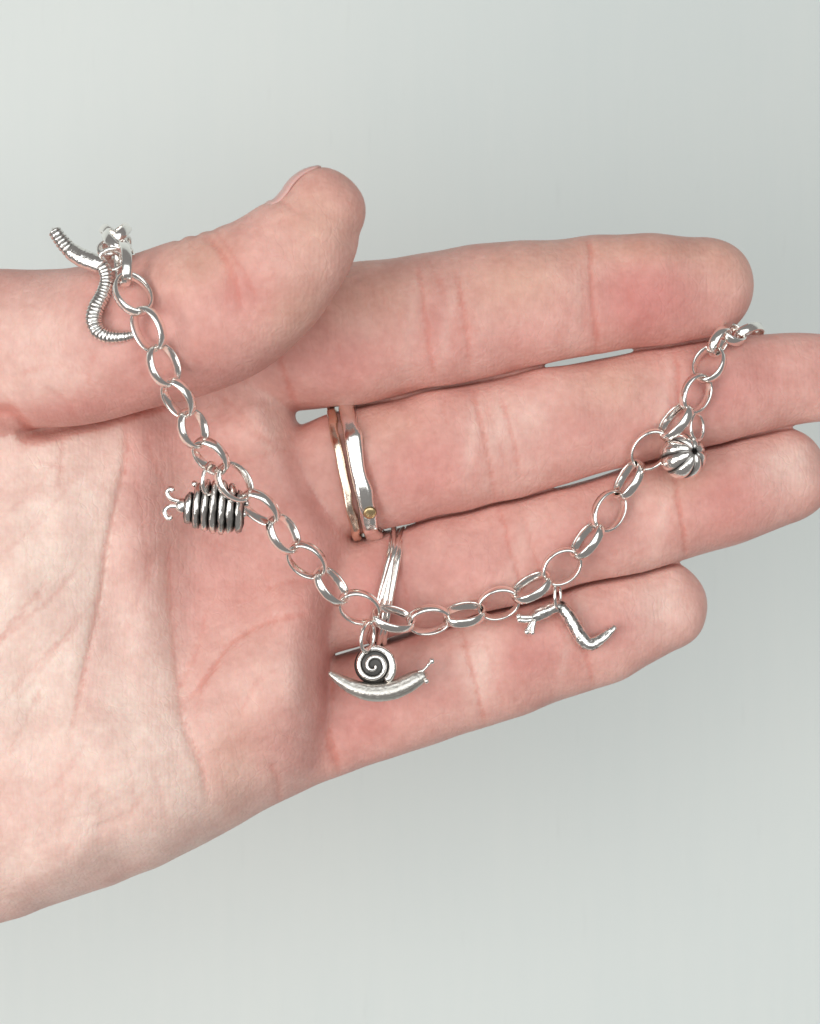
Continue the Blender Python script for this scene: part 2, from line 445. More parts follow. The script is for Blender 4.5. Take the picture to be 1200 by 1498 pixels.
c_palm = [([(183, 600), (186, 680), (166, 800), (150, 900), (128, 990), (112, 1090)], .32, .7),
          ([(30, 634), (60, 628), (95, 620), (140, 608), (190, 594), (250, 580)], 3.0, 2.3),
          ([(247, 770), (247, 850), (258, 950), (272, 1045), (300, 1120), (306, 1190)], .26, .8),
          ([(268, 1035), (300, 990), (340, 935), (400, 906), (478, 890)], .24, .8),
          ([(300, 640), (330, 720), (372, 780), (440, 800)], .10, .7),
          ([(145, 805), (70, 890), (0, 945), (-60, 990)], .16, .7), ([(155, 860), (90, 950), (20, 1040)], .10, .7),
          ([(213, 610), (228, 680), (262, 740), (300, 770)], .16, .7), ([(95, 635), (97, 670), (92, 720)], .14, .7),
          ([(150, 620), (155, 690), (145, 760)], .08, .7),
          ([(385, 545), (410, 570), (432, 625)], .2, .8), ([(330, 600), (380, 640), (430, 640)], .12, .6), ([(290, 690), (340, 680), (420, 660)], .1, .6),
          ([(300, 890), (285, 950), (262, 1010)], .16, .8), ([(245, 780), (210, 860), (180, 960)], .10, .8), ([(180, 1060), (140, 1130), (100, 1200)], .08, .8),
          ([(100, 1090), (102, 1150), (95, 1230)], .10, .8), ([(150, 1120), (152, 1180), (146, 1240)], .10, .8), ([(395, 1110), (402, 1150), (400, 1190)], .2, .8),
          ([(350, 1060), (372, 1000), (430, 960)], .12, .6), ([(85, 845), (55, 880), (0, 945), (-40, 985)], .2, .55), ([(130, 905), (70, 965), (10, 1030)], .14, .5),
          ([(75, 990), (50, 1040), (25, 1095)], .12, .5), ([(120, 700), (60, 770), (0, 820)], .12, .5), ([(100, 655), (60, 720), (10, 760)], .1, .5),
          ([(200, 690), (215, 780), (222, 860)], .12, .5), ([(330, 950), (300, 1000), (285, 1060)], .12, .5), ([(360, 700), (400, 760), (450, 800)], .12, .5),
          ([(300, 560), (350, 600), (400, 650), (440, 660)], .12, .5), ([(340, 760), (390, 740), (450, 735)], .12, .5), ([(380, 870), (420, 850), (480, 850)], .14, .5),
          ([(60, 1160), (100, 1130), (150, 1060)], .1, .5), ([(200, 1200), (205, 1140), (190, 1080)], .1, .5), ([(250, 1220), (240, 1150), (230, 1100)], .1, .5), ([(260, 760), (330, 800), (400, 820)], .10, .6)]

L_index = limb(INDEX, c_index, 2.5, [(950, 60, .7), (770, 55, .5), (560, 55, .4)])
L_middle = limb(MIDDLE, c_middle, 2.5, [(1070, 60, .6), (860, 65, .6), (620, 50, .5)])
L_ring = limb(RING, c_ring, 2.5, [(1070, 60, .6), (865, 60, .6), (660, 55, .4)])
L_pinky = limb(PINKY, c_pinky, 2.5, [(920, 45, .5), (770, 50, .5), (590, 60, .5)])
L_thumb = limb(THUMB, c_thumb, 2.15)

# palm: outline + front and back height maps
PALM = [(-760, 420), (-500, 415), (-250, 425), (-60, 440), (80, 450), (200, 450), (330, 450), (415, 450), (428, 520), (429, 606), (462, 680), (512, 775), (506, 880),
        (482, 955), (484, 1040), (476, 1118), (455, 1146), (400, 1181), (300, 1240), (200, 1286), (100, 1326), (0, 1356), (-150, 1392), (-400, 1400), (-760, 1380)]
def palm_maps():
    P = np.array([U(a, b, -8.0) for a, b in PALM])
    P = catmull(np.vstack([P, P[:1]]), 5)[:-1]
    s = inside_dist(P, GX, GY)
    px = GX * 10 + 600; py = 749 - GY * 10
    def g(cx, cy, sx, sy, rot=0):
        c, sn = math.cos(math.radians(rot)), math.sin(math.radians(rot))
        u = (px - cx) * c + (py - cy) * sn; v = -(px - cx) * sn + (py - cy) * c
        return np.exp(-(u / sx) ** 2 - (v / sy) ** 2)
    zf = -1.5 + 7.5 * g(20, 800, 170, 230, 12) + 6.0 * g(-150, 1150, 300, 220, -15) + 5.5 * g(190, 1130, 170, 130, -25)
    zf += 4.6 * g(395, 620, 55, 75) + 2.6 * g(440, 745, 60, 60) + 2.2 * g(445, 880, 65, 60) + 5.0 * g(410, 1000, 85, 90, 10)
    zf += 1.6 * g(205, 760, 40, 160) - 2.0 * g(330, 800, 90, 130) - 1.2 * g(270, 940, 30, 120)
    # folds: a step where the thenar and hypothenar pads roll over
    def fold(pts, amp, width):
        L = catmull(np.array([U(a, b, 0) for a, b in pts]), 6)
        d, par, side = poly_dist(L, GX, GY, True)
        tt = par / (len(L) - 1); tp = np.clip(np.minimum(tt, 1 - tt) / .25, 0, 1)
        sd = -d * side                                       # + on the left (thenar) side when going down
        return amp * tp * np.where(sd > 0, np.exp(-(sd / width) ** 2), 0) * (1 - np.exp(-(sd / 1.1) ** 2))
    zf += fold([(183, 600), (186, 680), (166, 800), (150, 900), (128, 990), (112, 1090)], .45, 7)
    zf += fold([(247, 770), (247, 850), (258, 950), (272, 1045), (300, 1120), (306, 1190)], .5, 7)
    zb = -27.0 - 3 * np.exp(-((px + 100) / 400) ** 2) + 6 * np.clip((px - 200) / 350, 0, 1)
    R = 11.0 - 5.0 * np.clip((px - 300) / 150, 0, 1) * np.clip((1120 - py) / 60, 0, 1)
    a = np.clip(1 - s / R, 0, None)
    r = np.random.default_rng(5); ex = []
    for _ in range(75):
        x, y = r.uniform(-40, 470), r.uniform(640, 1280); a_ = math.radians(r.choice([70, 125, 25]) + r.normal(0, 16)); l = r.uniform(12, 48)
        ex.append(([(x - l * math.cos(a_), y - l * math.sin(a_)), (x + r.normal(0, 3), y + r.normal(0, 3)), (x + l * math.cos(a_), y + l * math.sin(a_))], r.uniform(.03, .09), .55))
    C = creases_map(c_palm + ex, GX, GY, 0.0); Cc = C; C = C + uneven(77, .28)
    return dict(s=s, a=a.astype(np.float32), zf=zf.astype(np.float32), zb=zb.astype(np.float32), C=C, Cc=Cc)
PM = palm_maps()

BIG = 20.0
nx, ny, nz = len(gx), len(gy), len(gz)

def limb_vol(L):
    """evaluate a limb inside its bounding box"""
    m = L['d'] < L['w'] + 4
    ix = np.where(m.any(1))[0]; iy = np.where(m.any(0))[0]
    sl = (slice(ix[0], ix[-1] + 1), slice(iy[0], iy[-1] + 1))
    d, w, z0, hb, hf, C = [L[k][sl][:, :, None] for k in ('d', 'w', 'z', 'hb', 'hf', 'C')]
    p = L['p']
    dz = gz[None, None, :] - z0
    h = np.where(dz > 0, hf, hb)
    q = (d / w) ** p + (np.abs(dz) / h) ** p
    f = (q ** (1 / p) - 1) * np.minimum(w, h)
    f += C * np.clip(dz / 4 + .35, 0, 1)
    return sl, f.astype(np.float32)

def build_hand():
    F = np.full((nx, ny, nz), BIG, np.float32)
    part = np.zeros((nx, ny, nz), np.uint8)
    for pi, L in ((1, L_index), (2, L_middle), (3, L_ring), (4, L_pinky)):
        sl, f = limb_vol(L)
        sub = F[sl].copy(); m = f < sub
        part[sl][m] = pi
        kf = .8
        hh = np.clip(kf - np.abs(sub - f), 0, None) / kf
        F[sl] = np.minimum(sub, f) - hh * hh * kf * .25
        if pi > 1:
            zs_ = L['z'][sl][:, :, None]
            pxm = (GX[sl] * 10 + 600)[:, :, None]
            rr_ = {2: [(425, 500), (800, 935)], 3: [(505, 530), (558, 612), (815, 935)], 4: [(500, 612)]}[pi]
            thru = np.zeros(pxm.shape, np.float32)
            for lo, hi in rr_: thru = np.maximum(thru, np.clip(np.minimum(pxm - lo, hi - pxm) / 25, 0, 1))
            slit = (.5 + .3 * thru - np.abs(sub - f)) * .7
            slit = np.minimum(slit, (gz[None, None, :] - (zs_ + 1.0 - 30 * thru)))
            F[sl] = np.maximum(F[sl], slit)
    # palm, smooth union with the fingers
    zm = ((PM['zf'] + PM['zb']) / 2)[:, :, None]; ht = ((PM['zf'] - PM['zb']) / 2)[:, :, None]
    a = PM['a'][:, :, None]; C = PM['C'][:, :, None]
    dz = gz[None, None, :] - zm
    f = (np.sqrt(a * a + (dz / ht) ** 2) - 1) * 11.0
    inner = (np.abs(dz) - ht)
    f = np.where(a <= 0, inner, f) + C * np.clip(dz / 4, 0, 1)
    part[f < F] = 5
    k = 1.7
    hh = np.clip(k - np.abs(F - f), 0, None) / k
    F = np.minimum(F, f) - hh * hh * k * .25
    sl, f = limb_vol(L_thumb)
    sub = F[sl]; m = f < sub
    part[sl][m] = 6
    k = 1.6
    # the thumb melts into the palm at its root only; along the tip it stays free
    kk = np.clip((-53 - GX[sl]) / 10, 0, 1)[:, :, None] * 6.0 + .25
    hh = np.clip(kk - np.abs(sub - f), 0, None) / kk
    F[sl] = np.minimum(sub, f) - hh * hh * kk * .25
    for e in (0, 1, -1, -2):
        F[e] = np.abs(F[e]) + .01; F[:, e] = np.abs(F[:, e]) + .01; F[:, :, e] = np.abs(F[:, :, e]) + .01
    return F, part

def surface_nets(F):
    S = F < 0
    cnt = np.zeros(tuple(n - 1 for n in F.shape), np.uint8)
    for i in (0, 1):
        for j in (0, 1):
            for k in (0, 1):
                cnt += S[i:F.shape[0] - 1 + i, j:F.shape[1] - 1 + j, k:F.shape[2] - 1 + k]
    act = (cnt > 0) & (cnt < 8)
    idx = np.argwhere(act)
    vid = np.full(act.shape, -1, np.int32); vid[act] = np.arange(len(idx))
    acc = np.zeros((len(idx), 3)); num = np.zeros(len(idx))
    corners = [(i, j, k) for i in (0, 1) for j in (0, 1) for k in (0, 1)]
    val = {c: F[idx[:, 0] + c[0], idx[:, 1] + c[1], idx[:, 2] + c[2]] for c in corners}
    for c in corners:
        for ax in range(3):
            if c[ax] == 0:
                e = list(c); e[ax] = 1; e = tuple(e)
                a, b = val[c], val[e]; m = (a < 0) != (b < 0)
                t = a[m] / (a[m] - b[m])
                p = np.tile(np.array(c, float), (m.sum(), 1)); p[:, ax] += t
                acc[m] += p; num[m] += 1
    V = idx + acc / num[:, None]
    faces = []
    for ax in range(3):
        o1, o2 = [(1, 2), (2, 0), (0, 1)][ax]
        s0 = [slice(1, -1)] * 3; s1 = [slice(1, -1)] * 3
        s0[ax] = slice(0, -1); s1[ax] = slice(1, None)
        a = S[tuple(s0)]; b = S[tuple(s1)]
        e = np.argwhere(a != b)
        inside = a[tuple(e.T)]
        base = e.copy()
        for q in range(3):
            if q != ax: base[:, q] += 1
        def cell(d1, d2):
            c = base.copy(); c[:, o1] -= d1; c[:, o2] -= d2
            return vid[c[:, 0], c[:, 1], c[:, 2]]
        q = np.column_stack([cell(1, 1), cell(0, 1), cell(0, 0), cell(1, 0)])
        q[~inside] = q[~inside][:, ::-1]
        faces.append(q)
    return V, np.vstack(faces), idx

Fv, PART = build_hand()
# front height map of the hand, used to lay the bracelet on it
def height_map():
    ins = Fv < 0
    top = nz - 1 - np.argmax(ins[:, :, ::-1], axis=2)
    H = gz[top]; H[~ins.any(2)] = -30
    return H
HM = height_map()
def H(px, py, z=3.0):
    for _ in range(3):
        x, y = U(px, py, z)
        i = int(np.clip(round((x - X0) / RES), 0, nx - 1)); j = int(np.clip(round((y - Y0) / RES), 0, ny - 1))
        z = float(HM[i, j])
    return z

def hand_mesh():
    V, Q, idx = surface_nets(Fv)
    P = np.column_stack([X0 + V[:, 0] * RES, Y0 + V[:, 1] * RES, Z0 + V[:, 2] * RES])
    # light smoothing of the net, keeps creases
    nb = np.zeros_like(P); ct = np.zeros(len(P))
    for a, b in ((0, 1), (1, 2), (2, 3), (3, 0)):
        np.add.at(nb, Q[:, a], P[Q[:, b]]); np.add.at(ct, Q[:, a], 1)
    ok = ct > 0
    for it in range(3):
        if it:
            nb[:] = 0
            for a, b in ((0, 1), (1, 2), (2, 3), (3, 0)):
                for q in range(3): nb[:, q] += np.bincount(Q[:, a], P[Q[:, b], q], len(P))
        P[ok] = P[ok] * .45 + (nb[ok] / ct[ok, None]) * .55
    # skin tint: blood showing through, plus some light and shade painted in
    prt = PART[idx[:, 0], idx[:, 1], idx[:, 2]]
    k = (D - P[:, 2]) / D
    px = P[:, 0] / k * 10 + 600; py = 749 - P[:, 1] / k * 10
    pale = lin(241, 217, 205); mid = lin(222, 173, 162); pink = lin(211, 149, 141); red = lin(201, 125, 119); tan = lin(219, 177, 158)
    col = np.tile(mid, (len(P), 1))
    def blob(cx, cy, sx, sy, rot, c, wgt, parts=None):
        nonlocal col
        cs, sn = math.cos(math.radians(rot)), math.sin(math.radians(rot))
        u = (px - cx) * cs + (py - cy) * sn; v = -(px - cx) * sn + (py - cy) * cs
        w = wgt * np.exp(-(u / sx) ** 2 - (v / sy) ** 2)
        if parts: w = w * np.isin(prt, parts)
        col = col * (1 - w[:, None]) + c * w[:, None]
    pf = [1, 2, 3, 4]; pp = [5]; pt = [6]
    # palm
    blob(40, 880, 170, 320, 8, pale, 1.0, pp); blob(190, 1080, 150, 190, -20, pale, .9, pp); blob(100, 700, 80, 110, 0, pale, .5, pp)  # palm paler than the fingers, partly painting in its stronger light
    blob(60, 1260, 240, 60, -20, pale, .5, pp)
    blob(215, 800, 28, 140, 0, pink, .45, pp); blob(310, 830, 70, 110, 0, pink, .5, pp); blob(400, 840, 90, 60, 0, pink, .35, pp)
    blob(300, 1010, 40, 100, -10, red, .15, pp); blob(430, 985, 55, 60, 0, pale, .4, pp); blob(390, 610, 45, 60, 10, pale, .3, pp)
    blob(260, 640, 70, 50, 0, pink, .45, pp); blob(480, 740, 50, 80, 0, red, .4, pp); blob(380, 720, 60, 60, 0, pink, .3, pp)
    blob(340, 1110, 45, 70, 10, tan, .5, pp); blob(410, 1090, 60, 50, 0, pink, .5, pp)
    blob(478, 1000, 22, 110, 0, pink, .7, pp); blob(468, 930, 45, 140, 0, pink, .6, pp)  # pink at the pad edge stands in for missing red bounce light
    def side_of(pts, width):
        L = catmull(np.array([U(a, b, 0) for a, b in pts]), 5)
        d, par, side = poly_dist(L, P[:, 0], P[:, 1], True)
        tt = par / (len(L) - 1); tp = np.clip(np.minimum(tt, 1 - tt) / .2, 0, 1)
        sd = -d * side
        return tp, sd
    for pts, wl, wr in (([(183, 600), (186, 680), (166, 800), (150, 900), (128, 990), (112, 1090)], .45, .3), ([(247, 770), (247, 850), (258, 950), (272, 1045), (300, 1120), (306, 1190)], .35, .22)):
        tp, sd = side_of(pts, 5)
        a_ = tp * (prt == 5)
        wL = (a_ * wl * np.where(sd > 0, np.exp(-(sd / 8) ** 2), 0))[:, None]; col = col * (1 - wL) + pale * wL
        wR = (a_ * wr * np.where(sd <= 0, np.exp(-(sd / 5) ** 2), 0))[:, None]; col = col * (1 - wR) + pink * wR
    # thumb
    blob(60, 500, 140, 70, 0, pale, .35, pt); blob(200, 480, 80, 80, 0, red, .45, pt); blob(350, 430, 50, 60, -30, red, .5, pt)
    blob(100, 600, 110, 28, -8, red, .55, pt); blob(465, 320, 60, 60, 0, tan, .6, pt); blob(290, 380, 60, 40, -20, tan, .6, pt)  # red strip along the lower edge paints the fold's shadow into the skin
    blob(300, 550, 120, 40, -10, pink, .6, pt); blob(60, 560, 60, 30, 0, pale, .4, pt); blob(440, 450, 40, 60, 40, tan, .5, pt)
    # fingers
    for (cx, cy, sx, sy, r, c, w) in [
        (560, 430, 110, 50, -8, tan, .5), (760, 410, 80, 45, -8, tan, .7), (640, 470, 40, 80, 0, pink, .6), (960, 440, 90, 60, 0, red, .65), (1060, 380, 60, 40, 20, tan, .5),
        (930, 365, 120, 22, 0, tan, .7), (760, 500, 120, 40, -10, pink, .5), (500, 540, 80, 50, -8, red, .5),
        (620, 690, 90, 70, -12, red, .55), (760, 620, 60, 50, -10, pale, .35), (860, 640, 90, 50, -12, pink, .5), (1100, 560, 90, 50, -8, pink, .6), (560, 620, 60, 40, 0, tan, .35),
        (900, 560, 60, 40, -10, tan, .5), (690, 830, 80, 50, -15, pink, .6), (860, 790, 80, 45, -15, pink, .6), (1080, 730, 80, 60, -15, pink, .6), (1160, 680, 50, 40, 0, pale, .5),
        (1000, 700, 50, 30, -15, tan, .5), (780, 960, 60, 45, -18, red, .5), (600, 1020, 100, 50, -15, pink, .5), (700, 970, 30, 60, 0, pale, .4), (970, 880, 50, 50, 0, pale, .5),
        (848, 440, 12, 80, 8, pale, 0.21), (655, 470, 9, 80, 8, pale, 0.24), (602, 470, 10, 80, 8, pale, 0.18), (935, 440, 60, 62, 0, red, .5), (722, 650, 10, 70, 10, pale, 0.27), (690, 650, 8, 70, 10, pale, 0.21),
        (972, 585, 10, 60, 8, pale, .3), (760, 805, 12, 60, 14, pale, 0.24), (972, 745, 10, 60, 12, pale, .3), (704, 985, 10, 60, 14, pale, 0.24), (835, 935, 8, 60, 14, pale, .3), (1040, 575, 70, 50, -8, red, .35), (1050, 730, 60, 50, -12, red, .3),
        (900, 920, 60, 40, -18, pink, .6), (520, 1060, 50, 60, 0, red, .4), (560, 860, 60, 70, 0, red, .55)]:
        blob(cx, cy, sx, sy, r, c, w, pf)
    # creases run redder
    xi = np.clip(((P[:, 0] - X0) / RES).round().astype(int), 0, nx - 1); yi = np.clip(((P[:, 1] - Y0) / RES).round().astype(int), 0, ny - 1)
    cr = np.zeros(len(P))
    for pi, L in ((1, L_index), (2, L_middle), (3, L_ring), (4, L_pinky), (5, PM), (6, L_thumb)):
        m = prt == pi; cr[m] = L['Cc'][xi[m], yi[m]]
    w = np.clip((cr - .03) / .25, 0, 1)[:, None] ** .9 * .42
    col = col * (1 - w) + lin(206, 118, 102) * w
    return P, Q, col
HP, HQ, HC = hand_mesh()
hand = new_mesh('hand', HP, HQ, M_SKIN, attrs={'tint': HC})
tag(hand, 'open bare left hand held palm out with its fingers together and thumb lifted', 'hand')

def build_thumbnail():
    sp, wm, zm, hr = L_thumb['spine'], L_thumb['wmm'], L_thumb['zmm'], L_thumb['hr']
    n = len(sp); rows = []; m = 14
    T = norm(np.gradient(sp, axis=0)); ar = np.arange(n)
    q0 = int(n * .875)
    steps = [(q, 0.0) for q in np.linspace(q0, n - 1, 10)] + [(n - 1, e) for e in np.linspace(.5, 4.9, 8)]
    for si, (q, e) in enumerate(steps):
        s = si / (len(steps) - 1)
        c = np.array([np.interp(q, ar, sp[:, 0]), np.interp(q, ar, sp[:, 1])])
        t = norm(np.array([np.interp(q, ar, T[:, 0]), np.interp(q, ar, T[:, 1])]))
        nl = np.array([-t[1], t[0]]); w = np.interp(q, ar, wm); h = w * np.interp(q, ar, hr); z = np.interp(q, ar, zm)
        c = c + t * e; k = math.sqrt(max(0, 1 - (e / w) ** 2)); w, h = w * k, h * k
        row = []
        for th in np.radians(np.linspace(-34, 84, m)):
            edge = (abs(math.degrees(th) - 25) / 59) ** 8
            off = -.20 - .12 * edge - .3 * max(0, 1 - s / .15) + .14 * s
            cc = abs(math.cos(th)) ** (2 / 2.15) * np.sign(math.cos(th)); ss = abs(math.sin(th)) ** (2 / 2.15) * np.sign(math.sin(th))
            row.append((c[0] + nl[0] * (w + off) * cc, c[1] + nl[1] * (w + off) * cc, z - (h + off) * ss))
        rows.append(row)
    V = np.array(rows).reshape(-1, 3); F = []
    for a in range(len(steps) - 1):
        for b in range(m - 1):
            F.append((a * m + b, a * m + b + 1, (a + 1) * m + b + 1, (a + 1) * m + b))
    o = new_mesh('thumbnail', V, F, M_NAIL, hand)
    md = o.modifiers.new('thickness', 'SOLIDIFY'); md.thickness = .0004; md.offset = -1
build_thumbnail()

# ------------------------------------------------------------------ finger rings
def finger_ring(name, L, qpx, lean, prof, mat, gap=.25, wob=0.0, n=96, twist=None, parent=None):
    """band round a limb: prof = [(axial, radial)], centred on px position along the spine"""
    sp = L['spine']; i = int(np.argmin(np.hypot(sp[:, 0] - qpx[0], sp[:, 1] - qpx[1])))
    c = np.array([sp[i, 0], sp[i, 1], L['zmm'][i]]); w = L['wmm'][i] + gap; h = L['wmm'][i] * L['hr'][i] + .45 + gap
    t = norm(np.array([*(sp[i + 2] - sp[i - 2]), 0.0])); a = math.radians(lean)
    t = np.array([t[0] * math.cos(a) - t[1] * math.sin(a), t[0] * math.sin(a) + t[1] * math.cos(a), 0])
    nl = np.array([-t[1], t[0], 0]); zz = np.array([0, 0, 1.0])
    ph = rng.uniform(0, 6.28, 6)
    V = []; F = []; m = len(prof)
    for k in range(n):
        th = 2 * math.pi * k / n
        cc = np.sign(math.cos(th)) * abs(math.cos(th)) ** (2 / 2.5); ss = np.sign(math.sin(th)) * abs(math.sin(th)) ** (2 / 2.5)
        rad = norm(nl * math.cos(th) + zz * math.sin(th))
        base = c + nl * w * cc + zz * h * ss
        for j, (ax, ra) in enumerate(prof):
            wa = wob * (math.sin(7 * th + ph[0]) + .7 * math.sin(11 * th + ph[1] + j * .3) + .5 * math.sin(17 * th + ph[2] - j * .5))
            wr = wob * .8 * (math.sin(9 * th + ph[3] + .4 * j) + .6 * math.sin(15 * th + ph[4]))
            off = 0 if twist is None else twist(th)
            V.append(base + t * (ax * (1 + wa * .25) + wa * .5 + (off if np.isscalar(off) else off[0])) + rad * (ra + (wr if ra > .3 else 0)))
        for j in range(m):
            r = (j + 1) % m
            F.append((k * m + j, k * m + r, ((k + 1) % n) * m + r, ((k + 1) % n) * m + j))
    return np.array(V), [f[::-1] for f in F], c, t, nl, w, h

def rounded(ax, r0, r1):
    return [(-ax, r0), (-ax * 1.0, (r0 + r1) * .55), (-ax * .8, r1 * .93), (-ax * .35, r1), (ax * .35, r1), (ax * .8, r1 * .93), (ax, (r0 + r1) * .55), (ax, r0)]

V, F, *_ = finger_ring('', L_middle, U(507, 695, -9), -2, rounded(.68, -.2, .95), M_GOLD, wob=.15)
tag(new_mesh('gold_ring', V, F, M_GOLD), 'thin hammered gold ring at the base of the middle finger', 'ring')
V, F, c, t, nl, w, h = finger_ring('', L_middle, U(533, 688, -9), -2, rounded(1.25, -.2, 1.25), M_HAMMER, wob=.2)
sr = tag(new_mesh('silver_ring', V, F, M_HAMMER), 'wide hammered silver band with a gold dot beside the thin gold ring', 'ring')
def ring_dot():
    th = math.radians(-33)
    p = c + nl * w * np.sign(math.sin(th)) * abs(math.sin(th)) ** (2 / 2.5) + np.array([0, 0, 1]) * h * math.cos(th) ** (2 / 2.5) + t * .35
    rad = norm(nl * math.sin(th) + np.array([0, 0, 1.0]) * math.cos(th))
    p = p + rad * 1.15
    a = norm(np.cross(rad, t)); V = []; F = []
    rings = [(1.0, -.2), (1.0, .16), (.8, .3), (.45, .37)]
    for r, hh in rings:
        for k in range(20):
            an = 2 * math.pi * k / 20; V.append(p + r * (math.cos(an) * t + math.sin(an) * a) + rad * hh)
    V.append(p + rad * .4)
    for j in range(3):
        for k in range(20): F.append((j * 20 + k, j * 20 + (k + 1) % 20, (j + 1) * 20 + (k + 1) % 20, (j + 1) * 20 + k))
    for k in range(20): F.append((60 + k, 60 + (k + 1) % 20, 80))
    g = np.zeros(len(V)); g[:40] = .75
    new_mesh('gold_dot', np.array(V), F, M_DOT, sr, attrs={'groove': g})
ring_dot()

def wire_ring():
    root = None
    parts = []
    for k, (a0, amp, ph) in enumerate([(-1.15, .45, 0.4), (0.05, .7, 2.2), (1.1, .45, 4.2), (-.3, .9, 5.3)]):
        prof = [(.46 * math.cos(q), .42 + .46 * math.sin(q)) for q in np.linspace(0, 2 * math.pi, 8, endpoint=False)]
        V, F, c, *_ = finger_ring('', L_ring, U(567, 856, -10), -27, prof, M_LINK, gap=.15 + .28 * (k % 2),
                                  twist=lambda th, a0=a0, amp=amp, ph=ph: a0 + amp * math.sin(th + ph))
        parts.append((V, F))
    root = thing('wire_ring', 'ring of several crossing silver wire strands on the ring finger', 'ring', (c[0], c[1] - 8, c[2]))
    for V, F in parts:
        new_mesh('wire_strand', V, F, M_LINK, root)
wire_ring()

# ------------------------------------------------------------------ bracelet chain
LINKS = [  # px, py, roll (deg: 0 = link faces the camera), z override
    (176, 395, 60, -9), (172, 358, -40, -4.5), (168, 346, 40, 1.5), (168, 345, -40, 7.5), (173, 353, 62, 14.0), (180, 384, -70, 18.2),
    (190, 428, 24, None), (220, 481, -48, None), (239, 536, 42, None), (261, 583, -48, None), (282, 627, 44, None), (305, 668, -46, None),
    (342, 706, 38, None), (382, 741, -48, None), (415, 781, 50, None), (447, 820, -38, None), (485, 857, 52, None), (522, 894, -30, None),
    (574, 909, 52, None), (628, 909, -40, None), (681, 901, 58, None), (729, 884, -32, None), (780, 861, 56, None), (824, 831, -26, None),
    (861, 792, 60, None), (891, 748, -28, None), (921, 703, 62, None), (948, 655, -14, None), (991, 617, 62, None), (1022, 577, -38, None),
    (1039, 531, 30, None), (1049, 491, -62, None), (1071, 486, 40, 2.5), (1092, 490, -50, -3.5)]

def hm(x, y):
    i = np.clip(np.round((x - X0) / RES).astype(int), 0, nx - 1); j = np.clip(np.round((y - Y0) / RES).astype(int), 0, ny - 1)
    return HM[i, j]

def build_chain():
    t, hw = .23, .70                         # half thickness, half band width
    free = [i for i, l in enumerate(LINKS) if l[3] is None]
    rolls = [math.radians(l[2] + random.uniform(-4, 4)) for l in LINKS]
    zs = np.array([(H(l[0], l[1]) + .6 + (1.2 if 540 < l[0] < 640 else 0)) if l[3] is None else l[3] for l in LINKS])
    def place(zs):
        C = np.array([U3(l[0], l[1], z) for l, z in zip(LINKS, zs)]); fr = []
        for i in range(len(C)):
            pv = C[max(i - 1, 0)]; nx_ = C[min(i + 1, len(C) - 1)]
            A = (C[i] + pv) / 2 if i > 0 else C[i] - (nx_ - C[i]) / 2
            B = (C[i] + nx_) / 2 if i < len(C) - 1 else C[i] + (C[i] - pv) / 2
            ax = norm(B - A); a = max(np.linalg.norm(B - A) / 2 + t + .12, 2.2)
            view = norm(np.array([0, 0, D]) - C[i])
            nn = view - ax * (view @ ax)
            if np.linalg.norm(nn) < .3: nn = np.array([0, 1.0, 0]) - ax * ax[1]
            nn = norm(nn); sd = np.cross(nn, ax); r = rolls[i]
            n2 = nn * math.cos(r) + sd * math.sin(r); s2 = np.cross(n2, ax)
            fr.append(((A + B) / 2, ax, s2, n2, a, min(2.4, a * .83)))
        return C, fr
    th = np.linspace(0, 2 * math.pi, 24, endpoint=False)[:, None]
    for it in range(7):                      # lift each link until it rests on the skin
        C, fr = place(zs)
        for i in free:
            ctr, ax, s2, n2, a, b = fr[i]
            p = ctr + ax * (a + t) * np.cos(th) + s2 * (b + t) * np.sin(th)
            pts = np.vstack([p + n2 * hw, p - n2 * hw])
            clear = 1.25 if 540 < LINKS[i][0] < 625 else .12
            pen = float((hm(pts[:, 0], pts[:, 1]) + clear - pts[:, 2]).max())
            if pen > 0: zs[i] += pen * .75
        for i in free:                       # it bridges the drop from the thumb to the palm
            if i <= 20: zs[i] = max(zs[i], zs[i - 1] - 2.1)
    C, fr = place(zs)
    root = thing('bracelet', 'silver oval link chain bracelet draped over the thumb and fingers', 'bracelet', C[free].mean(0))
    prof = [(-hw, -t * .7), (-hw * .8, -t), (0, -t * 1.0), (hw * .8, -t), (hw, -t * .7), (hw, t * .3), (hw * .72, t * .95), (0, t * 1.1), (-hw * .72, t * .95), (-hw, t * .3)]
    for i, (ctr, ax, s2, n2, a, b) in enumerate(fr):
        n = 52; m = len(prof); V = []; F = []
        for k in range(n):
            an = 2 * math.pi * k / n
            p = ctr + ax * a * math.cos(an) + s2 * b * math.sin(an)
            rad = norm(ax * math.cos(an) * b + s2 * math.sin(an) * a)
            for (u, v) in prof: V.append(p + n2 * u + rad * v)
            for j in range(m):
                q = (j + 1) % m; kk = (k + 1) % n
                F.append((k * m + j, k * m + q, kk * m + q, kk * m + j))
        new_mesh('chain_link', np.array(V), F, M_LINK, root)
    return C
CH = build_chain()
CZ = lambda i: CH[i][2]

def jump_ring(parent, c, ax_up, nrm, r=1.7, wire=.27, squash=1.0, name='jump_ring'):
    ax_up = norm(ax_up); nrm = np.asarray(nrm, float); nrm = norm(nrm - ax_up * (nrm @ ax_up)); s = np.cross(ax_up, nrm)
    P = [c + r * (math.cos(a) * ax_up + squash * math.sin(a) * s) for a in np.linspace(0, 2 * math.pi, 36, endpoint=False)]
    V, F, *_ = tube(P, wire, 10, up=nrm, closed=True)
    new_mesh(name, V, F, M_LINK, parent)

def arc(P):
    P = np.asarray(P); return np.concatenate([[0], np.cumsum(np.linalg.norm(np.diff(P, axis=0), axis=1))])

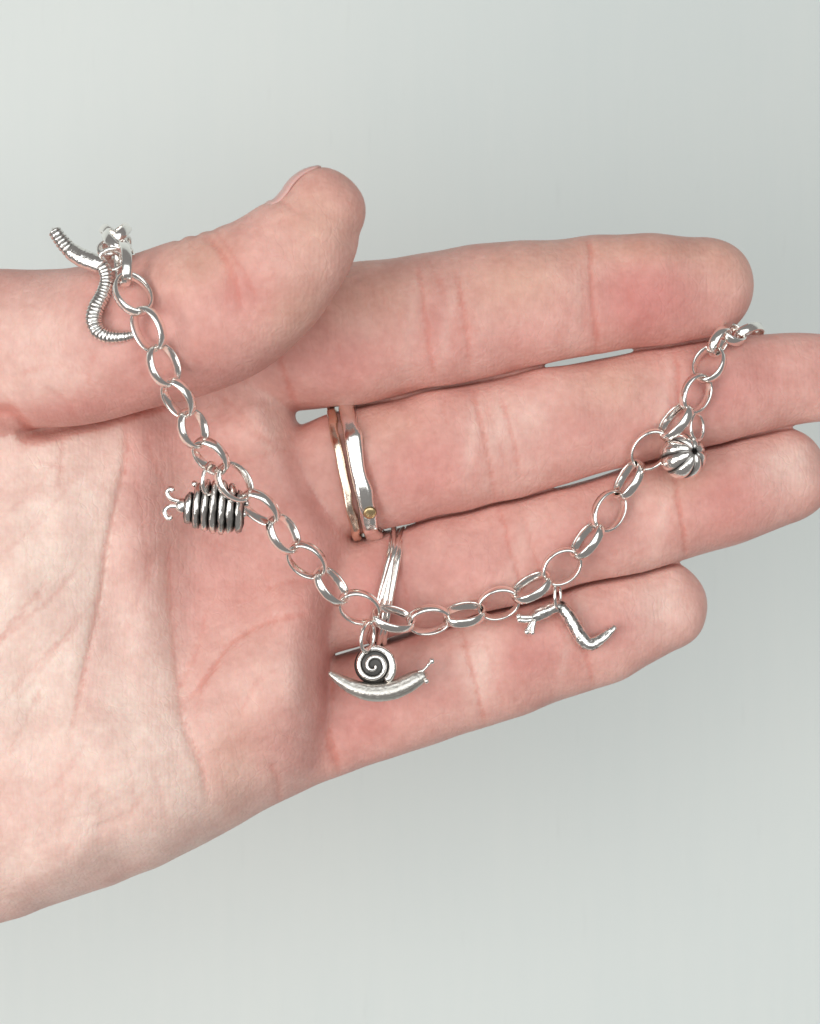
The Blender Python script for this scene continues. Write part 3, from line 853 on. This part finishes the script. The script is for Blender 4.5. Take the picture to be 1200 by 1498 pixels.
# ------------------------------------------------------------------ charm: earthworm
def worm():
    z0 = 17.5
    pts = [(80, 338, 17, 8.5), (91, 353, 17, 9.5), (104, 367, 17.2, 10), (122, 378, 17.6, 11), (140, 385, 18, 10.5), (152, 393, 18.3, 9), (156, 410, 18.6, 8.5), (151, 430, 19, 9.5),
           (141, 450, 19.6, 10.5), (137, 468, 19.8, 10.5), (143, 484, 19.8, 10), (157, 492, 19.8, 8.5), (175, 493, 19.8, 7), (195, 490, 19.8, 5.5)]
    P = catmull(np.array([U3(a, b, z) for a, b, z, r in pts]), 16)
    R = np.interp(np.linspace(0, len(pts) - 1, len(P)), range(len(pts)), [p[3] / 10 for p in pts]) * 1.1
    s = arc(P); L = s[-1]; u = s / L
    saddle = (u > .15) & (u < .37)
    ph = np.where(u < .15, s / .62, s / .48) % 1.0
    gr = np.exp(-((ph - .5) / .15) ** 2) * np.where(saddle, .06, np.where(u > .37, .75 + .25 * np.sin(s * 5.1), 1.0))
    R2 = R * (1 - .17 * gr) * np.where(saddle, 1.07, 1.0)
    root = thing('worm_charm', 'silver earthworm charm curled in an S hanging beside the thumb', 'charm', P[-1])
    V, F, ids, an = tube(P, R2, 20)
    g = gr[ids] * .85
    low = np.clip(-np.cos(an - math.radians(0)) , 0, 1)
    g = np.clip(g + .12 * rng.random(len(g)), 0, 1)
    V = V + rng.normal(0, .012, V.shape)
    new_mesh('body', V, F, M_CAST, root, attrs={'groove': g})
    jump_ring(root, U3(163, 380, 17.5), (.7, .6, .2), (.3, -.6, .7), 1.7, .3)
    # small flat hoop that closes the loop
    jump_ring(root, U3(160, 362, 14.5), (1, .15, 0), (.1, .7, .7), 1.5, .36)
worm()

# ------------------------------------------------------------------ charm: woodlouse
def woodlouse():
    zc = max(max(H(310, 742), H(290, 742), H(335, 745)) + 2.4, CZ(11) - 5.0)
    c = U3(314, 744, zc)
    a = norm(np.array([1.0, -.09, 0.0])); b = norm(np.array([.09, 1.0, .25])); b = norm(b - a * (a @ b)); n = np.cross(a, b)
    root = thing('woodlouse_charm', 'silver woodlouse charm with banded shell and curled feelers hanging over the palm', 'charm', c - b * 3)
    n_seg = 7; half = 4.2
    # overlapping plates
    nu, nv = 6, 22
    for k in range(n_seg):
        x0 = -half + 2 * half * k / n_seg; x1 = -half + 2 * half * (k + 1) / n_seg
        V = []; F = []; G = []
        for i in range(nu + 1):
            t = i / nu; x = x0 + (x1 - x0) * t
            e = max(0.0, 1 - (x / (half * 1.3)) ** 2) ** .5
            lip = .93 + .13 * math.sin(math.pi * min(t * 1.1, 1)) if 0 < i < nu else .74
            hd = (.78, .93, .98, 1.0, 1.0, 1.0, 1.0)[k]; hb = 3.5 * e * lip * hd; hn = 2.6 * e * lip * hd
            for j in range(nv):
                th = 2 * math.pi * j / nv
                ridge = 1 + .05 * math.sin(7 * th + k * 1.7) + (.10 if math.cos(th) < -.75 and i not in (0, nu) else 0)
                V.append(c + a * x + b * (.55 - .9 * (x / half) ** 2 + hb * math.cos(th) * ridge) + n * hn * math.sin(th) * ridge)
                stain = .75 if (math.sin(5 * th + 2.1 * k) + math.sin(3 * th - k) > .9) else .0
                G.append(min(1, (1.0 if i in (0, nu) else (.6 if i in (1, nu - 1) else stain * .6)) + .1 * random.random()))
        for i in range(nu):
            for j in range(nv):
                F.append((i * nv + j, i * nv + (j + 1) % nv, (i + 1) * nv + (j + 1) % nv, (i + 1) * nv + j))
        V.append(c + a * (x0 + .05)); V.append(c + a * (x1 - .05)); G += [1, 1]
        for j in range(nv):
            F.append((len(V) - 2, (j + 1) % nv, j)); F.append((len(V) - 1, nu * nv + j, nu * nv + (j + 1) % nv))
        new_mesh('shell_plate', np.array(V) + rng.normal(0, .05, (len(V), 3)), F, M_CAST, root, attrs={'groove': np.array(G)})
    v, f = ball(c - a * 4.5, 1.0, 14, 9, (1.1, 1.1, 1.0))
    new_mesh('head', v, f, M_CAST, root, attrs={'groove': np.full(len(v), .1)})
    zf = zc + .2
    for pts in ([(272, 736), (262, 733), (250, 729), (245, 721), (249, 715), (254, 717)], [(272, 742), (262, 741), (248, 741), (241, 748), (245, 757), (251, 758)]):
        P = catmull(np.array([U3(p, q, zf + .1 * i) for i, (p, q) in enumerate(pts)]), 6)
        V, F, *_ = tube(P, np.linspace(.34, .42, len(P)), 10)
        new_mesh('feeler', V, F, M_CAST, root)
    for (p, q) in ((340, 711), (361, 736), (357, 752), (285, 708)):
        v, f = ball(U3(p, q, zc - .2), .5, 12, 8); new_mesh('foot', v, f, M_CAST, root)
    jump_ring(root, U3(307, 700, (zc + CZ(11)) / 2 + .6), (.1, 1, .1), (1, 0, .35), 2.2, .28)
woodlouse()

# ------------------------------------------------------------------ charm: snail
def snail():
    zc = max(max(H(547, 972), H(560, 1000), H(510, 1000), H(600, 1000)) + 2.0, CZ(17) - 2.6)
    root = thing('snail_charm', 'silver snail charm with a dark spiral shell hanging over the little finger', 'charm', U3(552, 1020, zc))
    cx = U3(547, 973, zc)
    # spiral whorl
    n = 150; turns = 2.15
    th = np.radians(-48) + np.linspace(0, turns * 2 * math.pi, n)
    s = np.linspace(0, 1, n)
    r = 2.72 * (1 - s) ** .9 + .16
    tr = .30 * (1 - s) ** .5 + .15 + .28 * np.exp(-(s / .13) ** 2)
    P = np.column_stack([cx[0] + r * np.cos(th), cx[1] + r * np.sin(th), cx[2] + 1.0 * s + .1])
    r = np.where(s < .12, r * (1 + .04 * (1 - s / .12)), r)
    V, F, ids, an = tube(P, tr, 14)
    # recess between whorls oxidised: the side walls near the inner edge
    ctr = np.array([cx[0], cx[1]])
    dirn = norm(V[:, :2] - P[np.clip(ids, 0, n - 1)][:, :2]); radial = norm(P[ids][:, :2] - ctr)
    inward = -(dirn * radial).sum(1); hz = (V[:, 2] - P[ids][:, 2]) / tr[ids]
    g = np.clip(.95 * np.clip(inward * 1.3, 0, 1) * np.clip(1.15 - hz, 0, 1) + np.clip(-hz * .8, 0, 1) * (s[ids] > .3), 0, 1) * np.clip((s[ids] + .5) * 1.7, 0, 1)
    new_mesh('shell', V, F, M_CAST, root, attrs={'groove': g})
    v, f = ball(cx + np.array([0, 0, -.3]), 2.85, 30, 10, (1, 1, .30))
    new_mesh('shell_core', v, f, M_CAST, root, attrs={'groove': np.full(len(v), .93)})
    # foot
    pts = [(482, 984, .35), (495, 993, .75), (512, 1003, 1.05), (532, 1010, 1.25), (552, 1012, 1.35), (575, 1009, 1.4), (595, 1001, 1.35), (611, 992, 1.15), (621, 987, .85)]
    P = catmull(np.array([U3(p, q, zc - .2) for p, q, _ in pts]), 10)
    R = np.interp(np.linspace(0, len(pts) - 1, len(P)), range(len(pts)), [p[2] for p in pts])
    V, F, ids, an = tube(P, R, 24, flat=1.05, radfn=lambda i, a: 1 + .055 * math.sin(6 * a) + .025 * math.sin(13 * a + i * .12))
    g = np.clip(.30 * (np.sin(6 * an) < -.45) + .10 * rng.random(len(an)), 0, 1)
    new_mesh('foot', V, F, M_SATIN, root, attrs={'groove': g})
    for pts, rb in (([(615, 985), (623, 977), (632, 967)], .48), ([(618, 990), (622, 992), (624, 996)], .42), ([(612, 983), (620, 980), (627, 972)], .3)):
        P = catmull(np.array([U3(p, q, zc + .3) for p, q in pts]), 5)
        a_ = tube(P, .22, 8)[:2]; b_ = ball(P[-1], rb, 12, 8)
        V, F = join(a_, b_); new_mesh('tentacle', V, F, M_LINK, root)
    jump_ring(root, U3(538, 932, (zc + CZ(17)) / 2 + .4), (.06, 1, .12), (1, 0, .45), 2.15, .30)
snail()

# ------------------------------------------------------------------ charm: slug
def slug():
    zc = max(H(830, 905), H(860, 940), H(790, 900), H(890, 925)) + 1.6
    root = thing('slug_charm', 'silver slug charm with raised tail hanging over the little finger', 'charm', U3(830, 950, zc))
    pts = [(776, 906, .7), (786, 900, .95), (799, 894, 1.0), (810, 889, .85), (820, 888, .9), (830, 898, 1.0), (840, 915, 1.05), (850, 932, 1.1), (862, 942, 1.05), (876, 937, .9), (889, 927, .7), (900, 917, .38)]
    P = catmull(np.array([U3(p, q, zc) for p, q, _ in pts]), 12)
    R = np.interp(np.linspace(0, len(pts) - 1, len(P)), range(len(pts)), [p[2] for p in pts]) * .97
    def rf(i, a): return 1 + .06 * math.sin(4 * a + i * .03) + .025 * math.sin(9 * a - i * .25) + .02 * math.sin(i * .37 + 3 * a)
    V, F, ids, an = tube(P, R, 22, radfn=rf)
    u = ids / len(P)
    g = np.clip(.8 * np.exp(-((u - .36) / .02) ** 2) + .65 * (np.sin(4 * an + ids * .03) < -.78) * (u > .38) * (rng.random(len(u)) > .25) + .35 * (np.sin(9 * an - ids * .25) < -.8), 0, 1)
    new_mesh('body', V + rng.normal(0, .018, V.shape), F, M_CAST, root, attrs={'groove': g})
    for pts, rb in (([(779, 903), (768, 903), (759, 902)], .5), ([(778, 907), (768, 908), (760, 907)], .45), ([(780, 909), (775, 916), (771, 924)], .5), ([(782, 908), (780, 917), (779, 925)], .42)):
        Q = catmull(np.array([U3(p, q, zc + .5) for p, q in pts]), 5)
        a_ = tube(Q, .38, 8)[:2]; b_ = ball(Q[-1], rb, 10, 7)
        Vv, Ff = join(a_, b_); new_mesh('tentacle', Vv, Ff, M_CAST, root)
    jump_ring(root, U3(816, 870, (zc + CZ(23)) / 2 + .3), (-.06, 1, .1), (1, 0, .3), 1.95, .25)
slug()

# ------------------------------------------------------------------ charm: ribbed round pod
def pod():
    zc = max(H(1000, 667), H(1000, 640), H(1000, 695)) + 3.1
    c = U3(999, 667, zc)
    pole = norm(np.array([.48, .22, .85])); e1 = norm(np.cross([0, 1, 0], pole)); e2 = np.cross(pole, e1)
    root = thing('pumpkin_charm', 'round ribbed silver pumpkin charm hanging between the middle and ring fingers', 'charm', c - np.array([0, 3.2, 0]))
    nu, nv, ribs = 128, 26, 8
    V = []; G = []; F = []
    for j in range(nv + 1):
        ph = -math.pi / 2 + math.pi * j / nv
        for i in range(nu):
            th = 2 * math.pi * i / nu
            q = abs(math.sin(th * ribs / 2))
            lat = math.cos(ph)
            rr = 3.45 * (1 - .13 * (1 - q ** .55) * min(1, lat * 1.6))
            dim = .42 * math.exp(-((ph - math.pi / 2) / .30) ** 2) + .42 * math.exp(-((ph + math.pi / 2) / .30) ** 2)
            V.append(c + (rr * lat) * (math.cos(th) * e1 + math.sin(th) * e2) + pole * (rr * .93 * math.sin(ph) - np.sign(ph) * dim))
            gg = np.clip(1 - q / .5, 0, 1) ** .5 * (.25 + .75 * min(1, lat / .75) ** 2.5)
            if ph > 1.42: gg = 1
            G.append(min(1, gg))
    for j in range(nv):
        for i in range(nu):
            F.append((j * nu + i, j * nu + (i + 1) % nu, (j + 1) * nu + (i + 1) % nu, (j + 1) * nu + i))
    new_mesh('body', np.array(V), F, M_CAST, root, attrs={'groove': np.array(G)})
    jump_ring(root, U3(1020, 625, (zc + CZ(29)) / 2), (-.1, 1, .1), (.8, 0, .6), 1.9, .26)
pod()
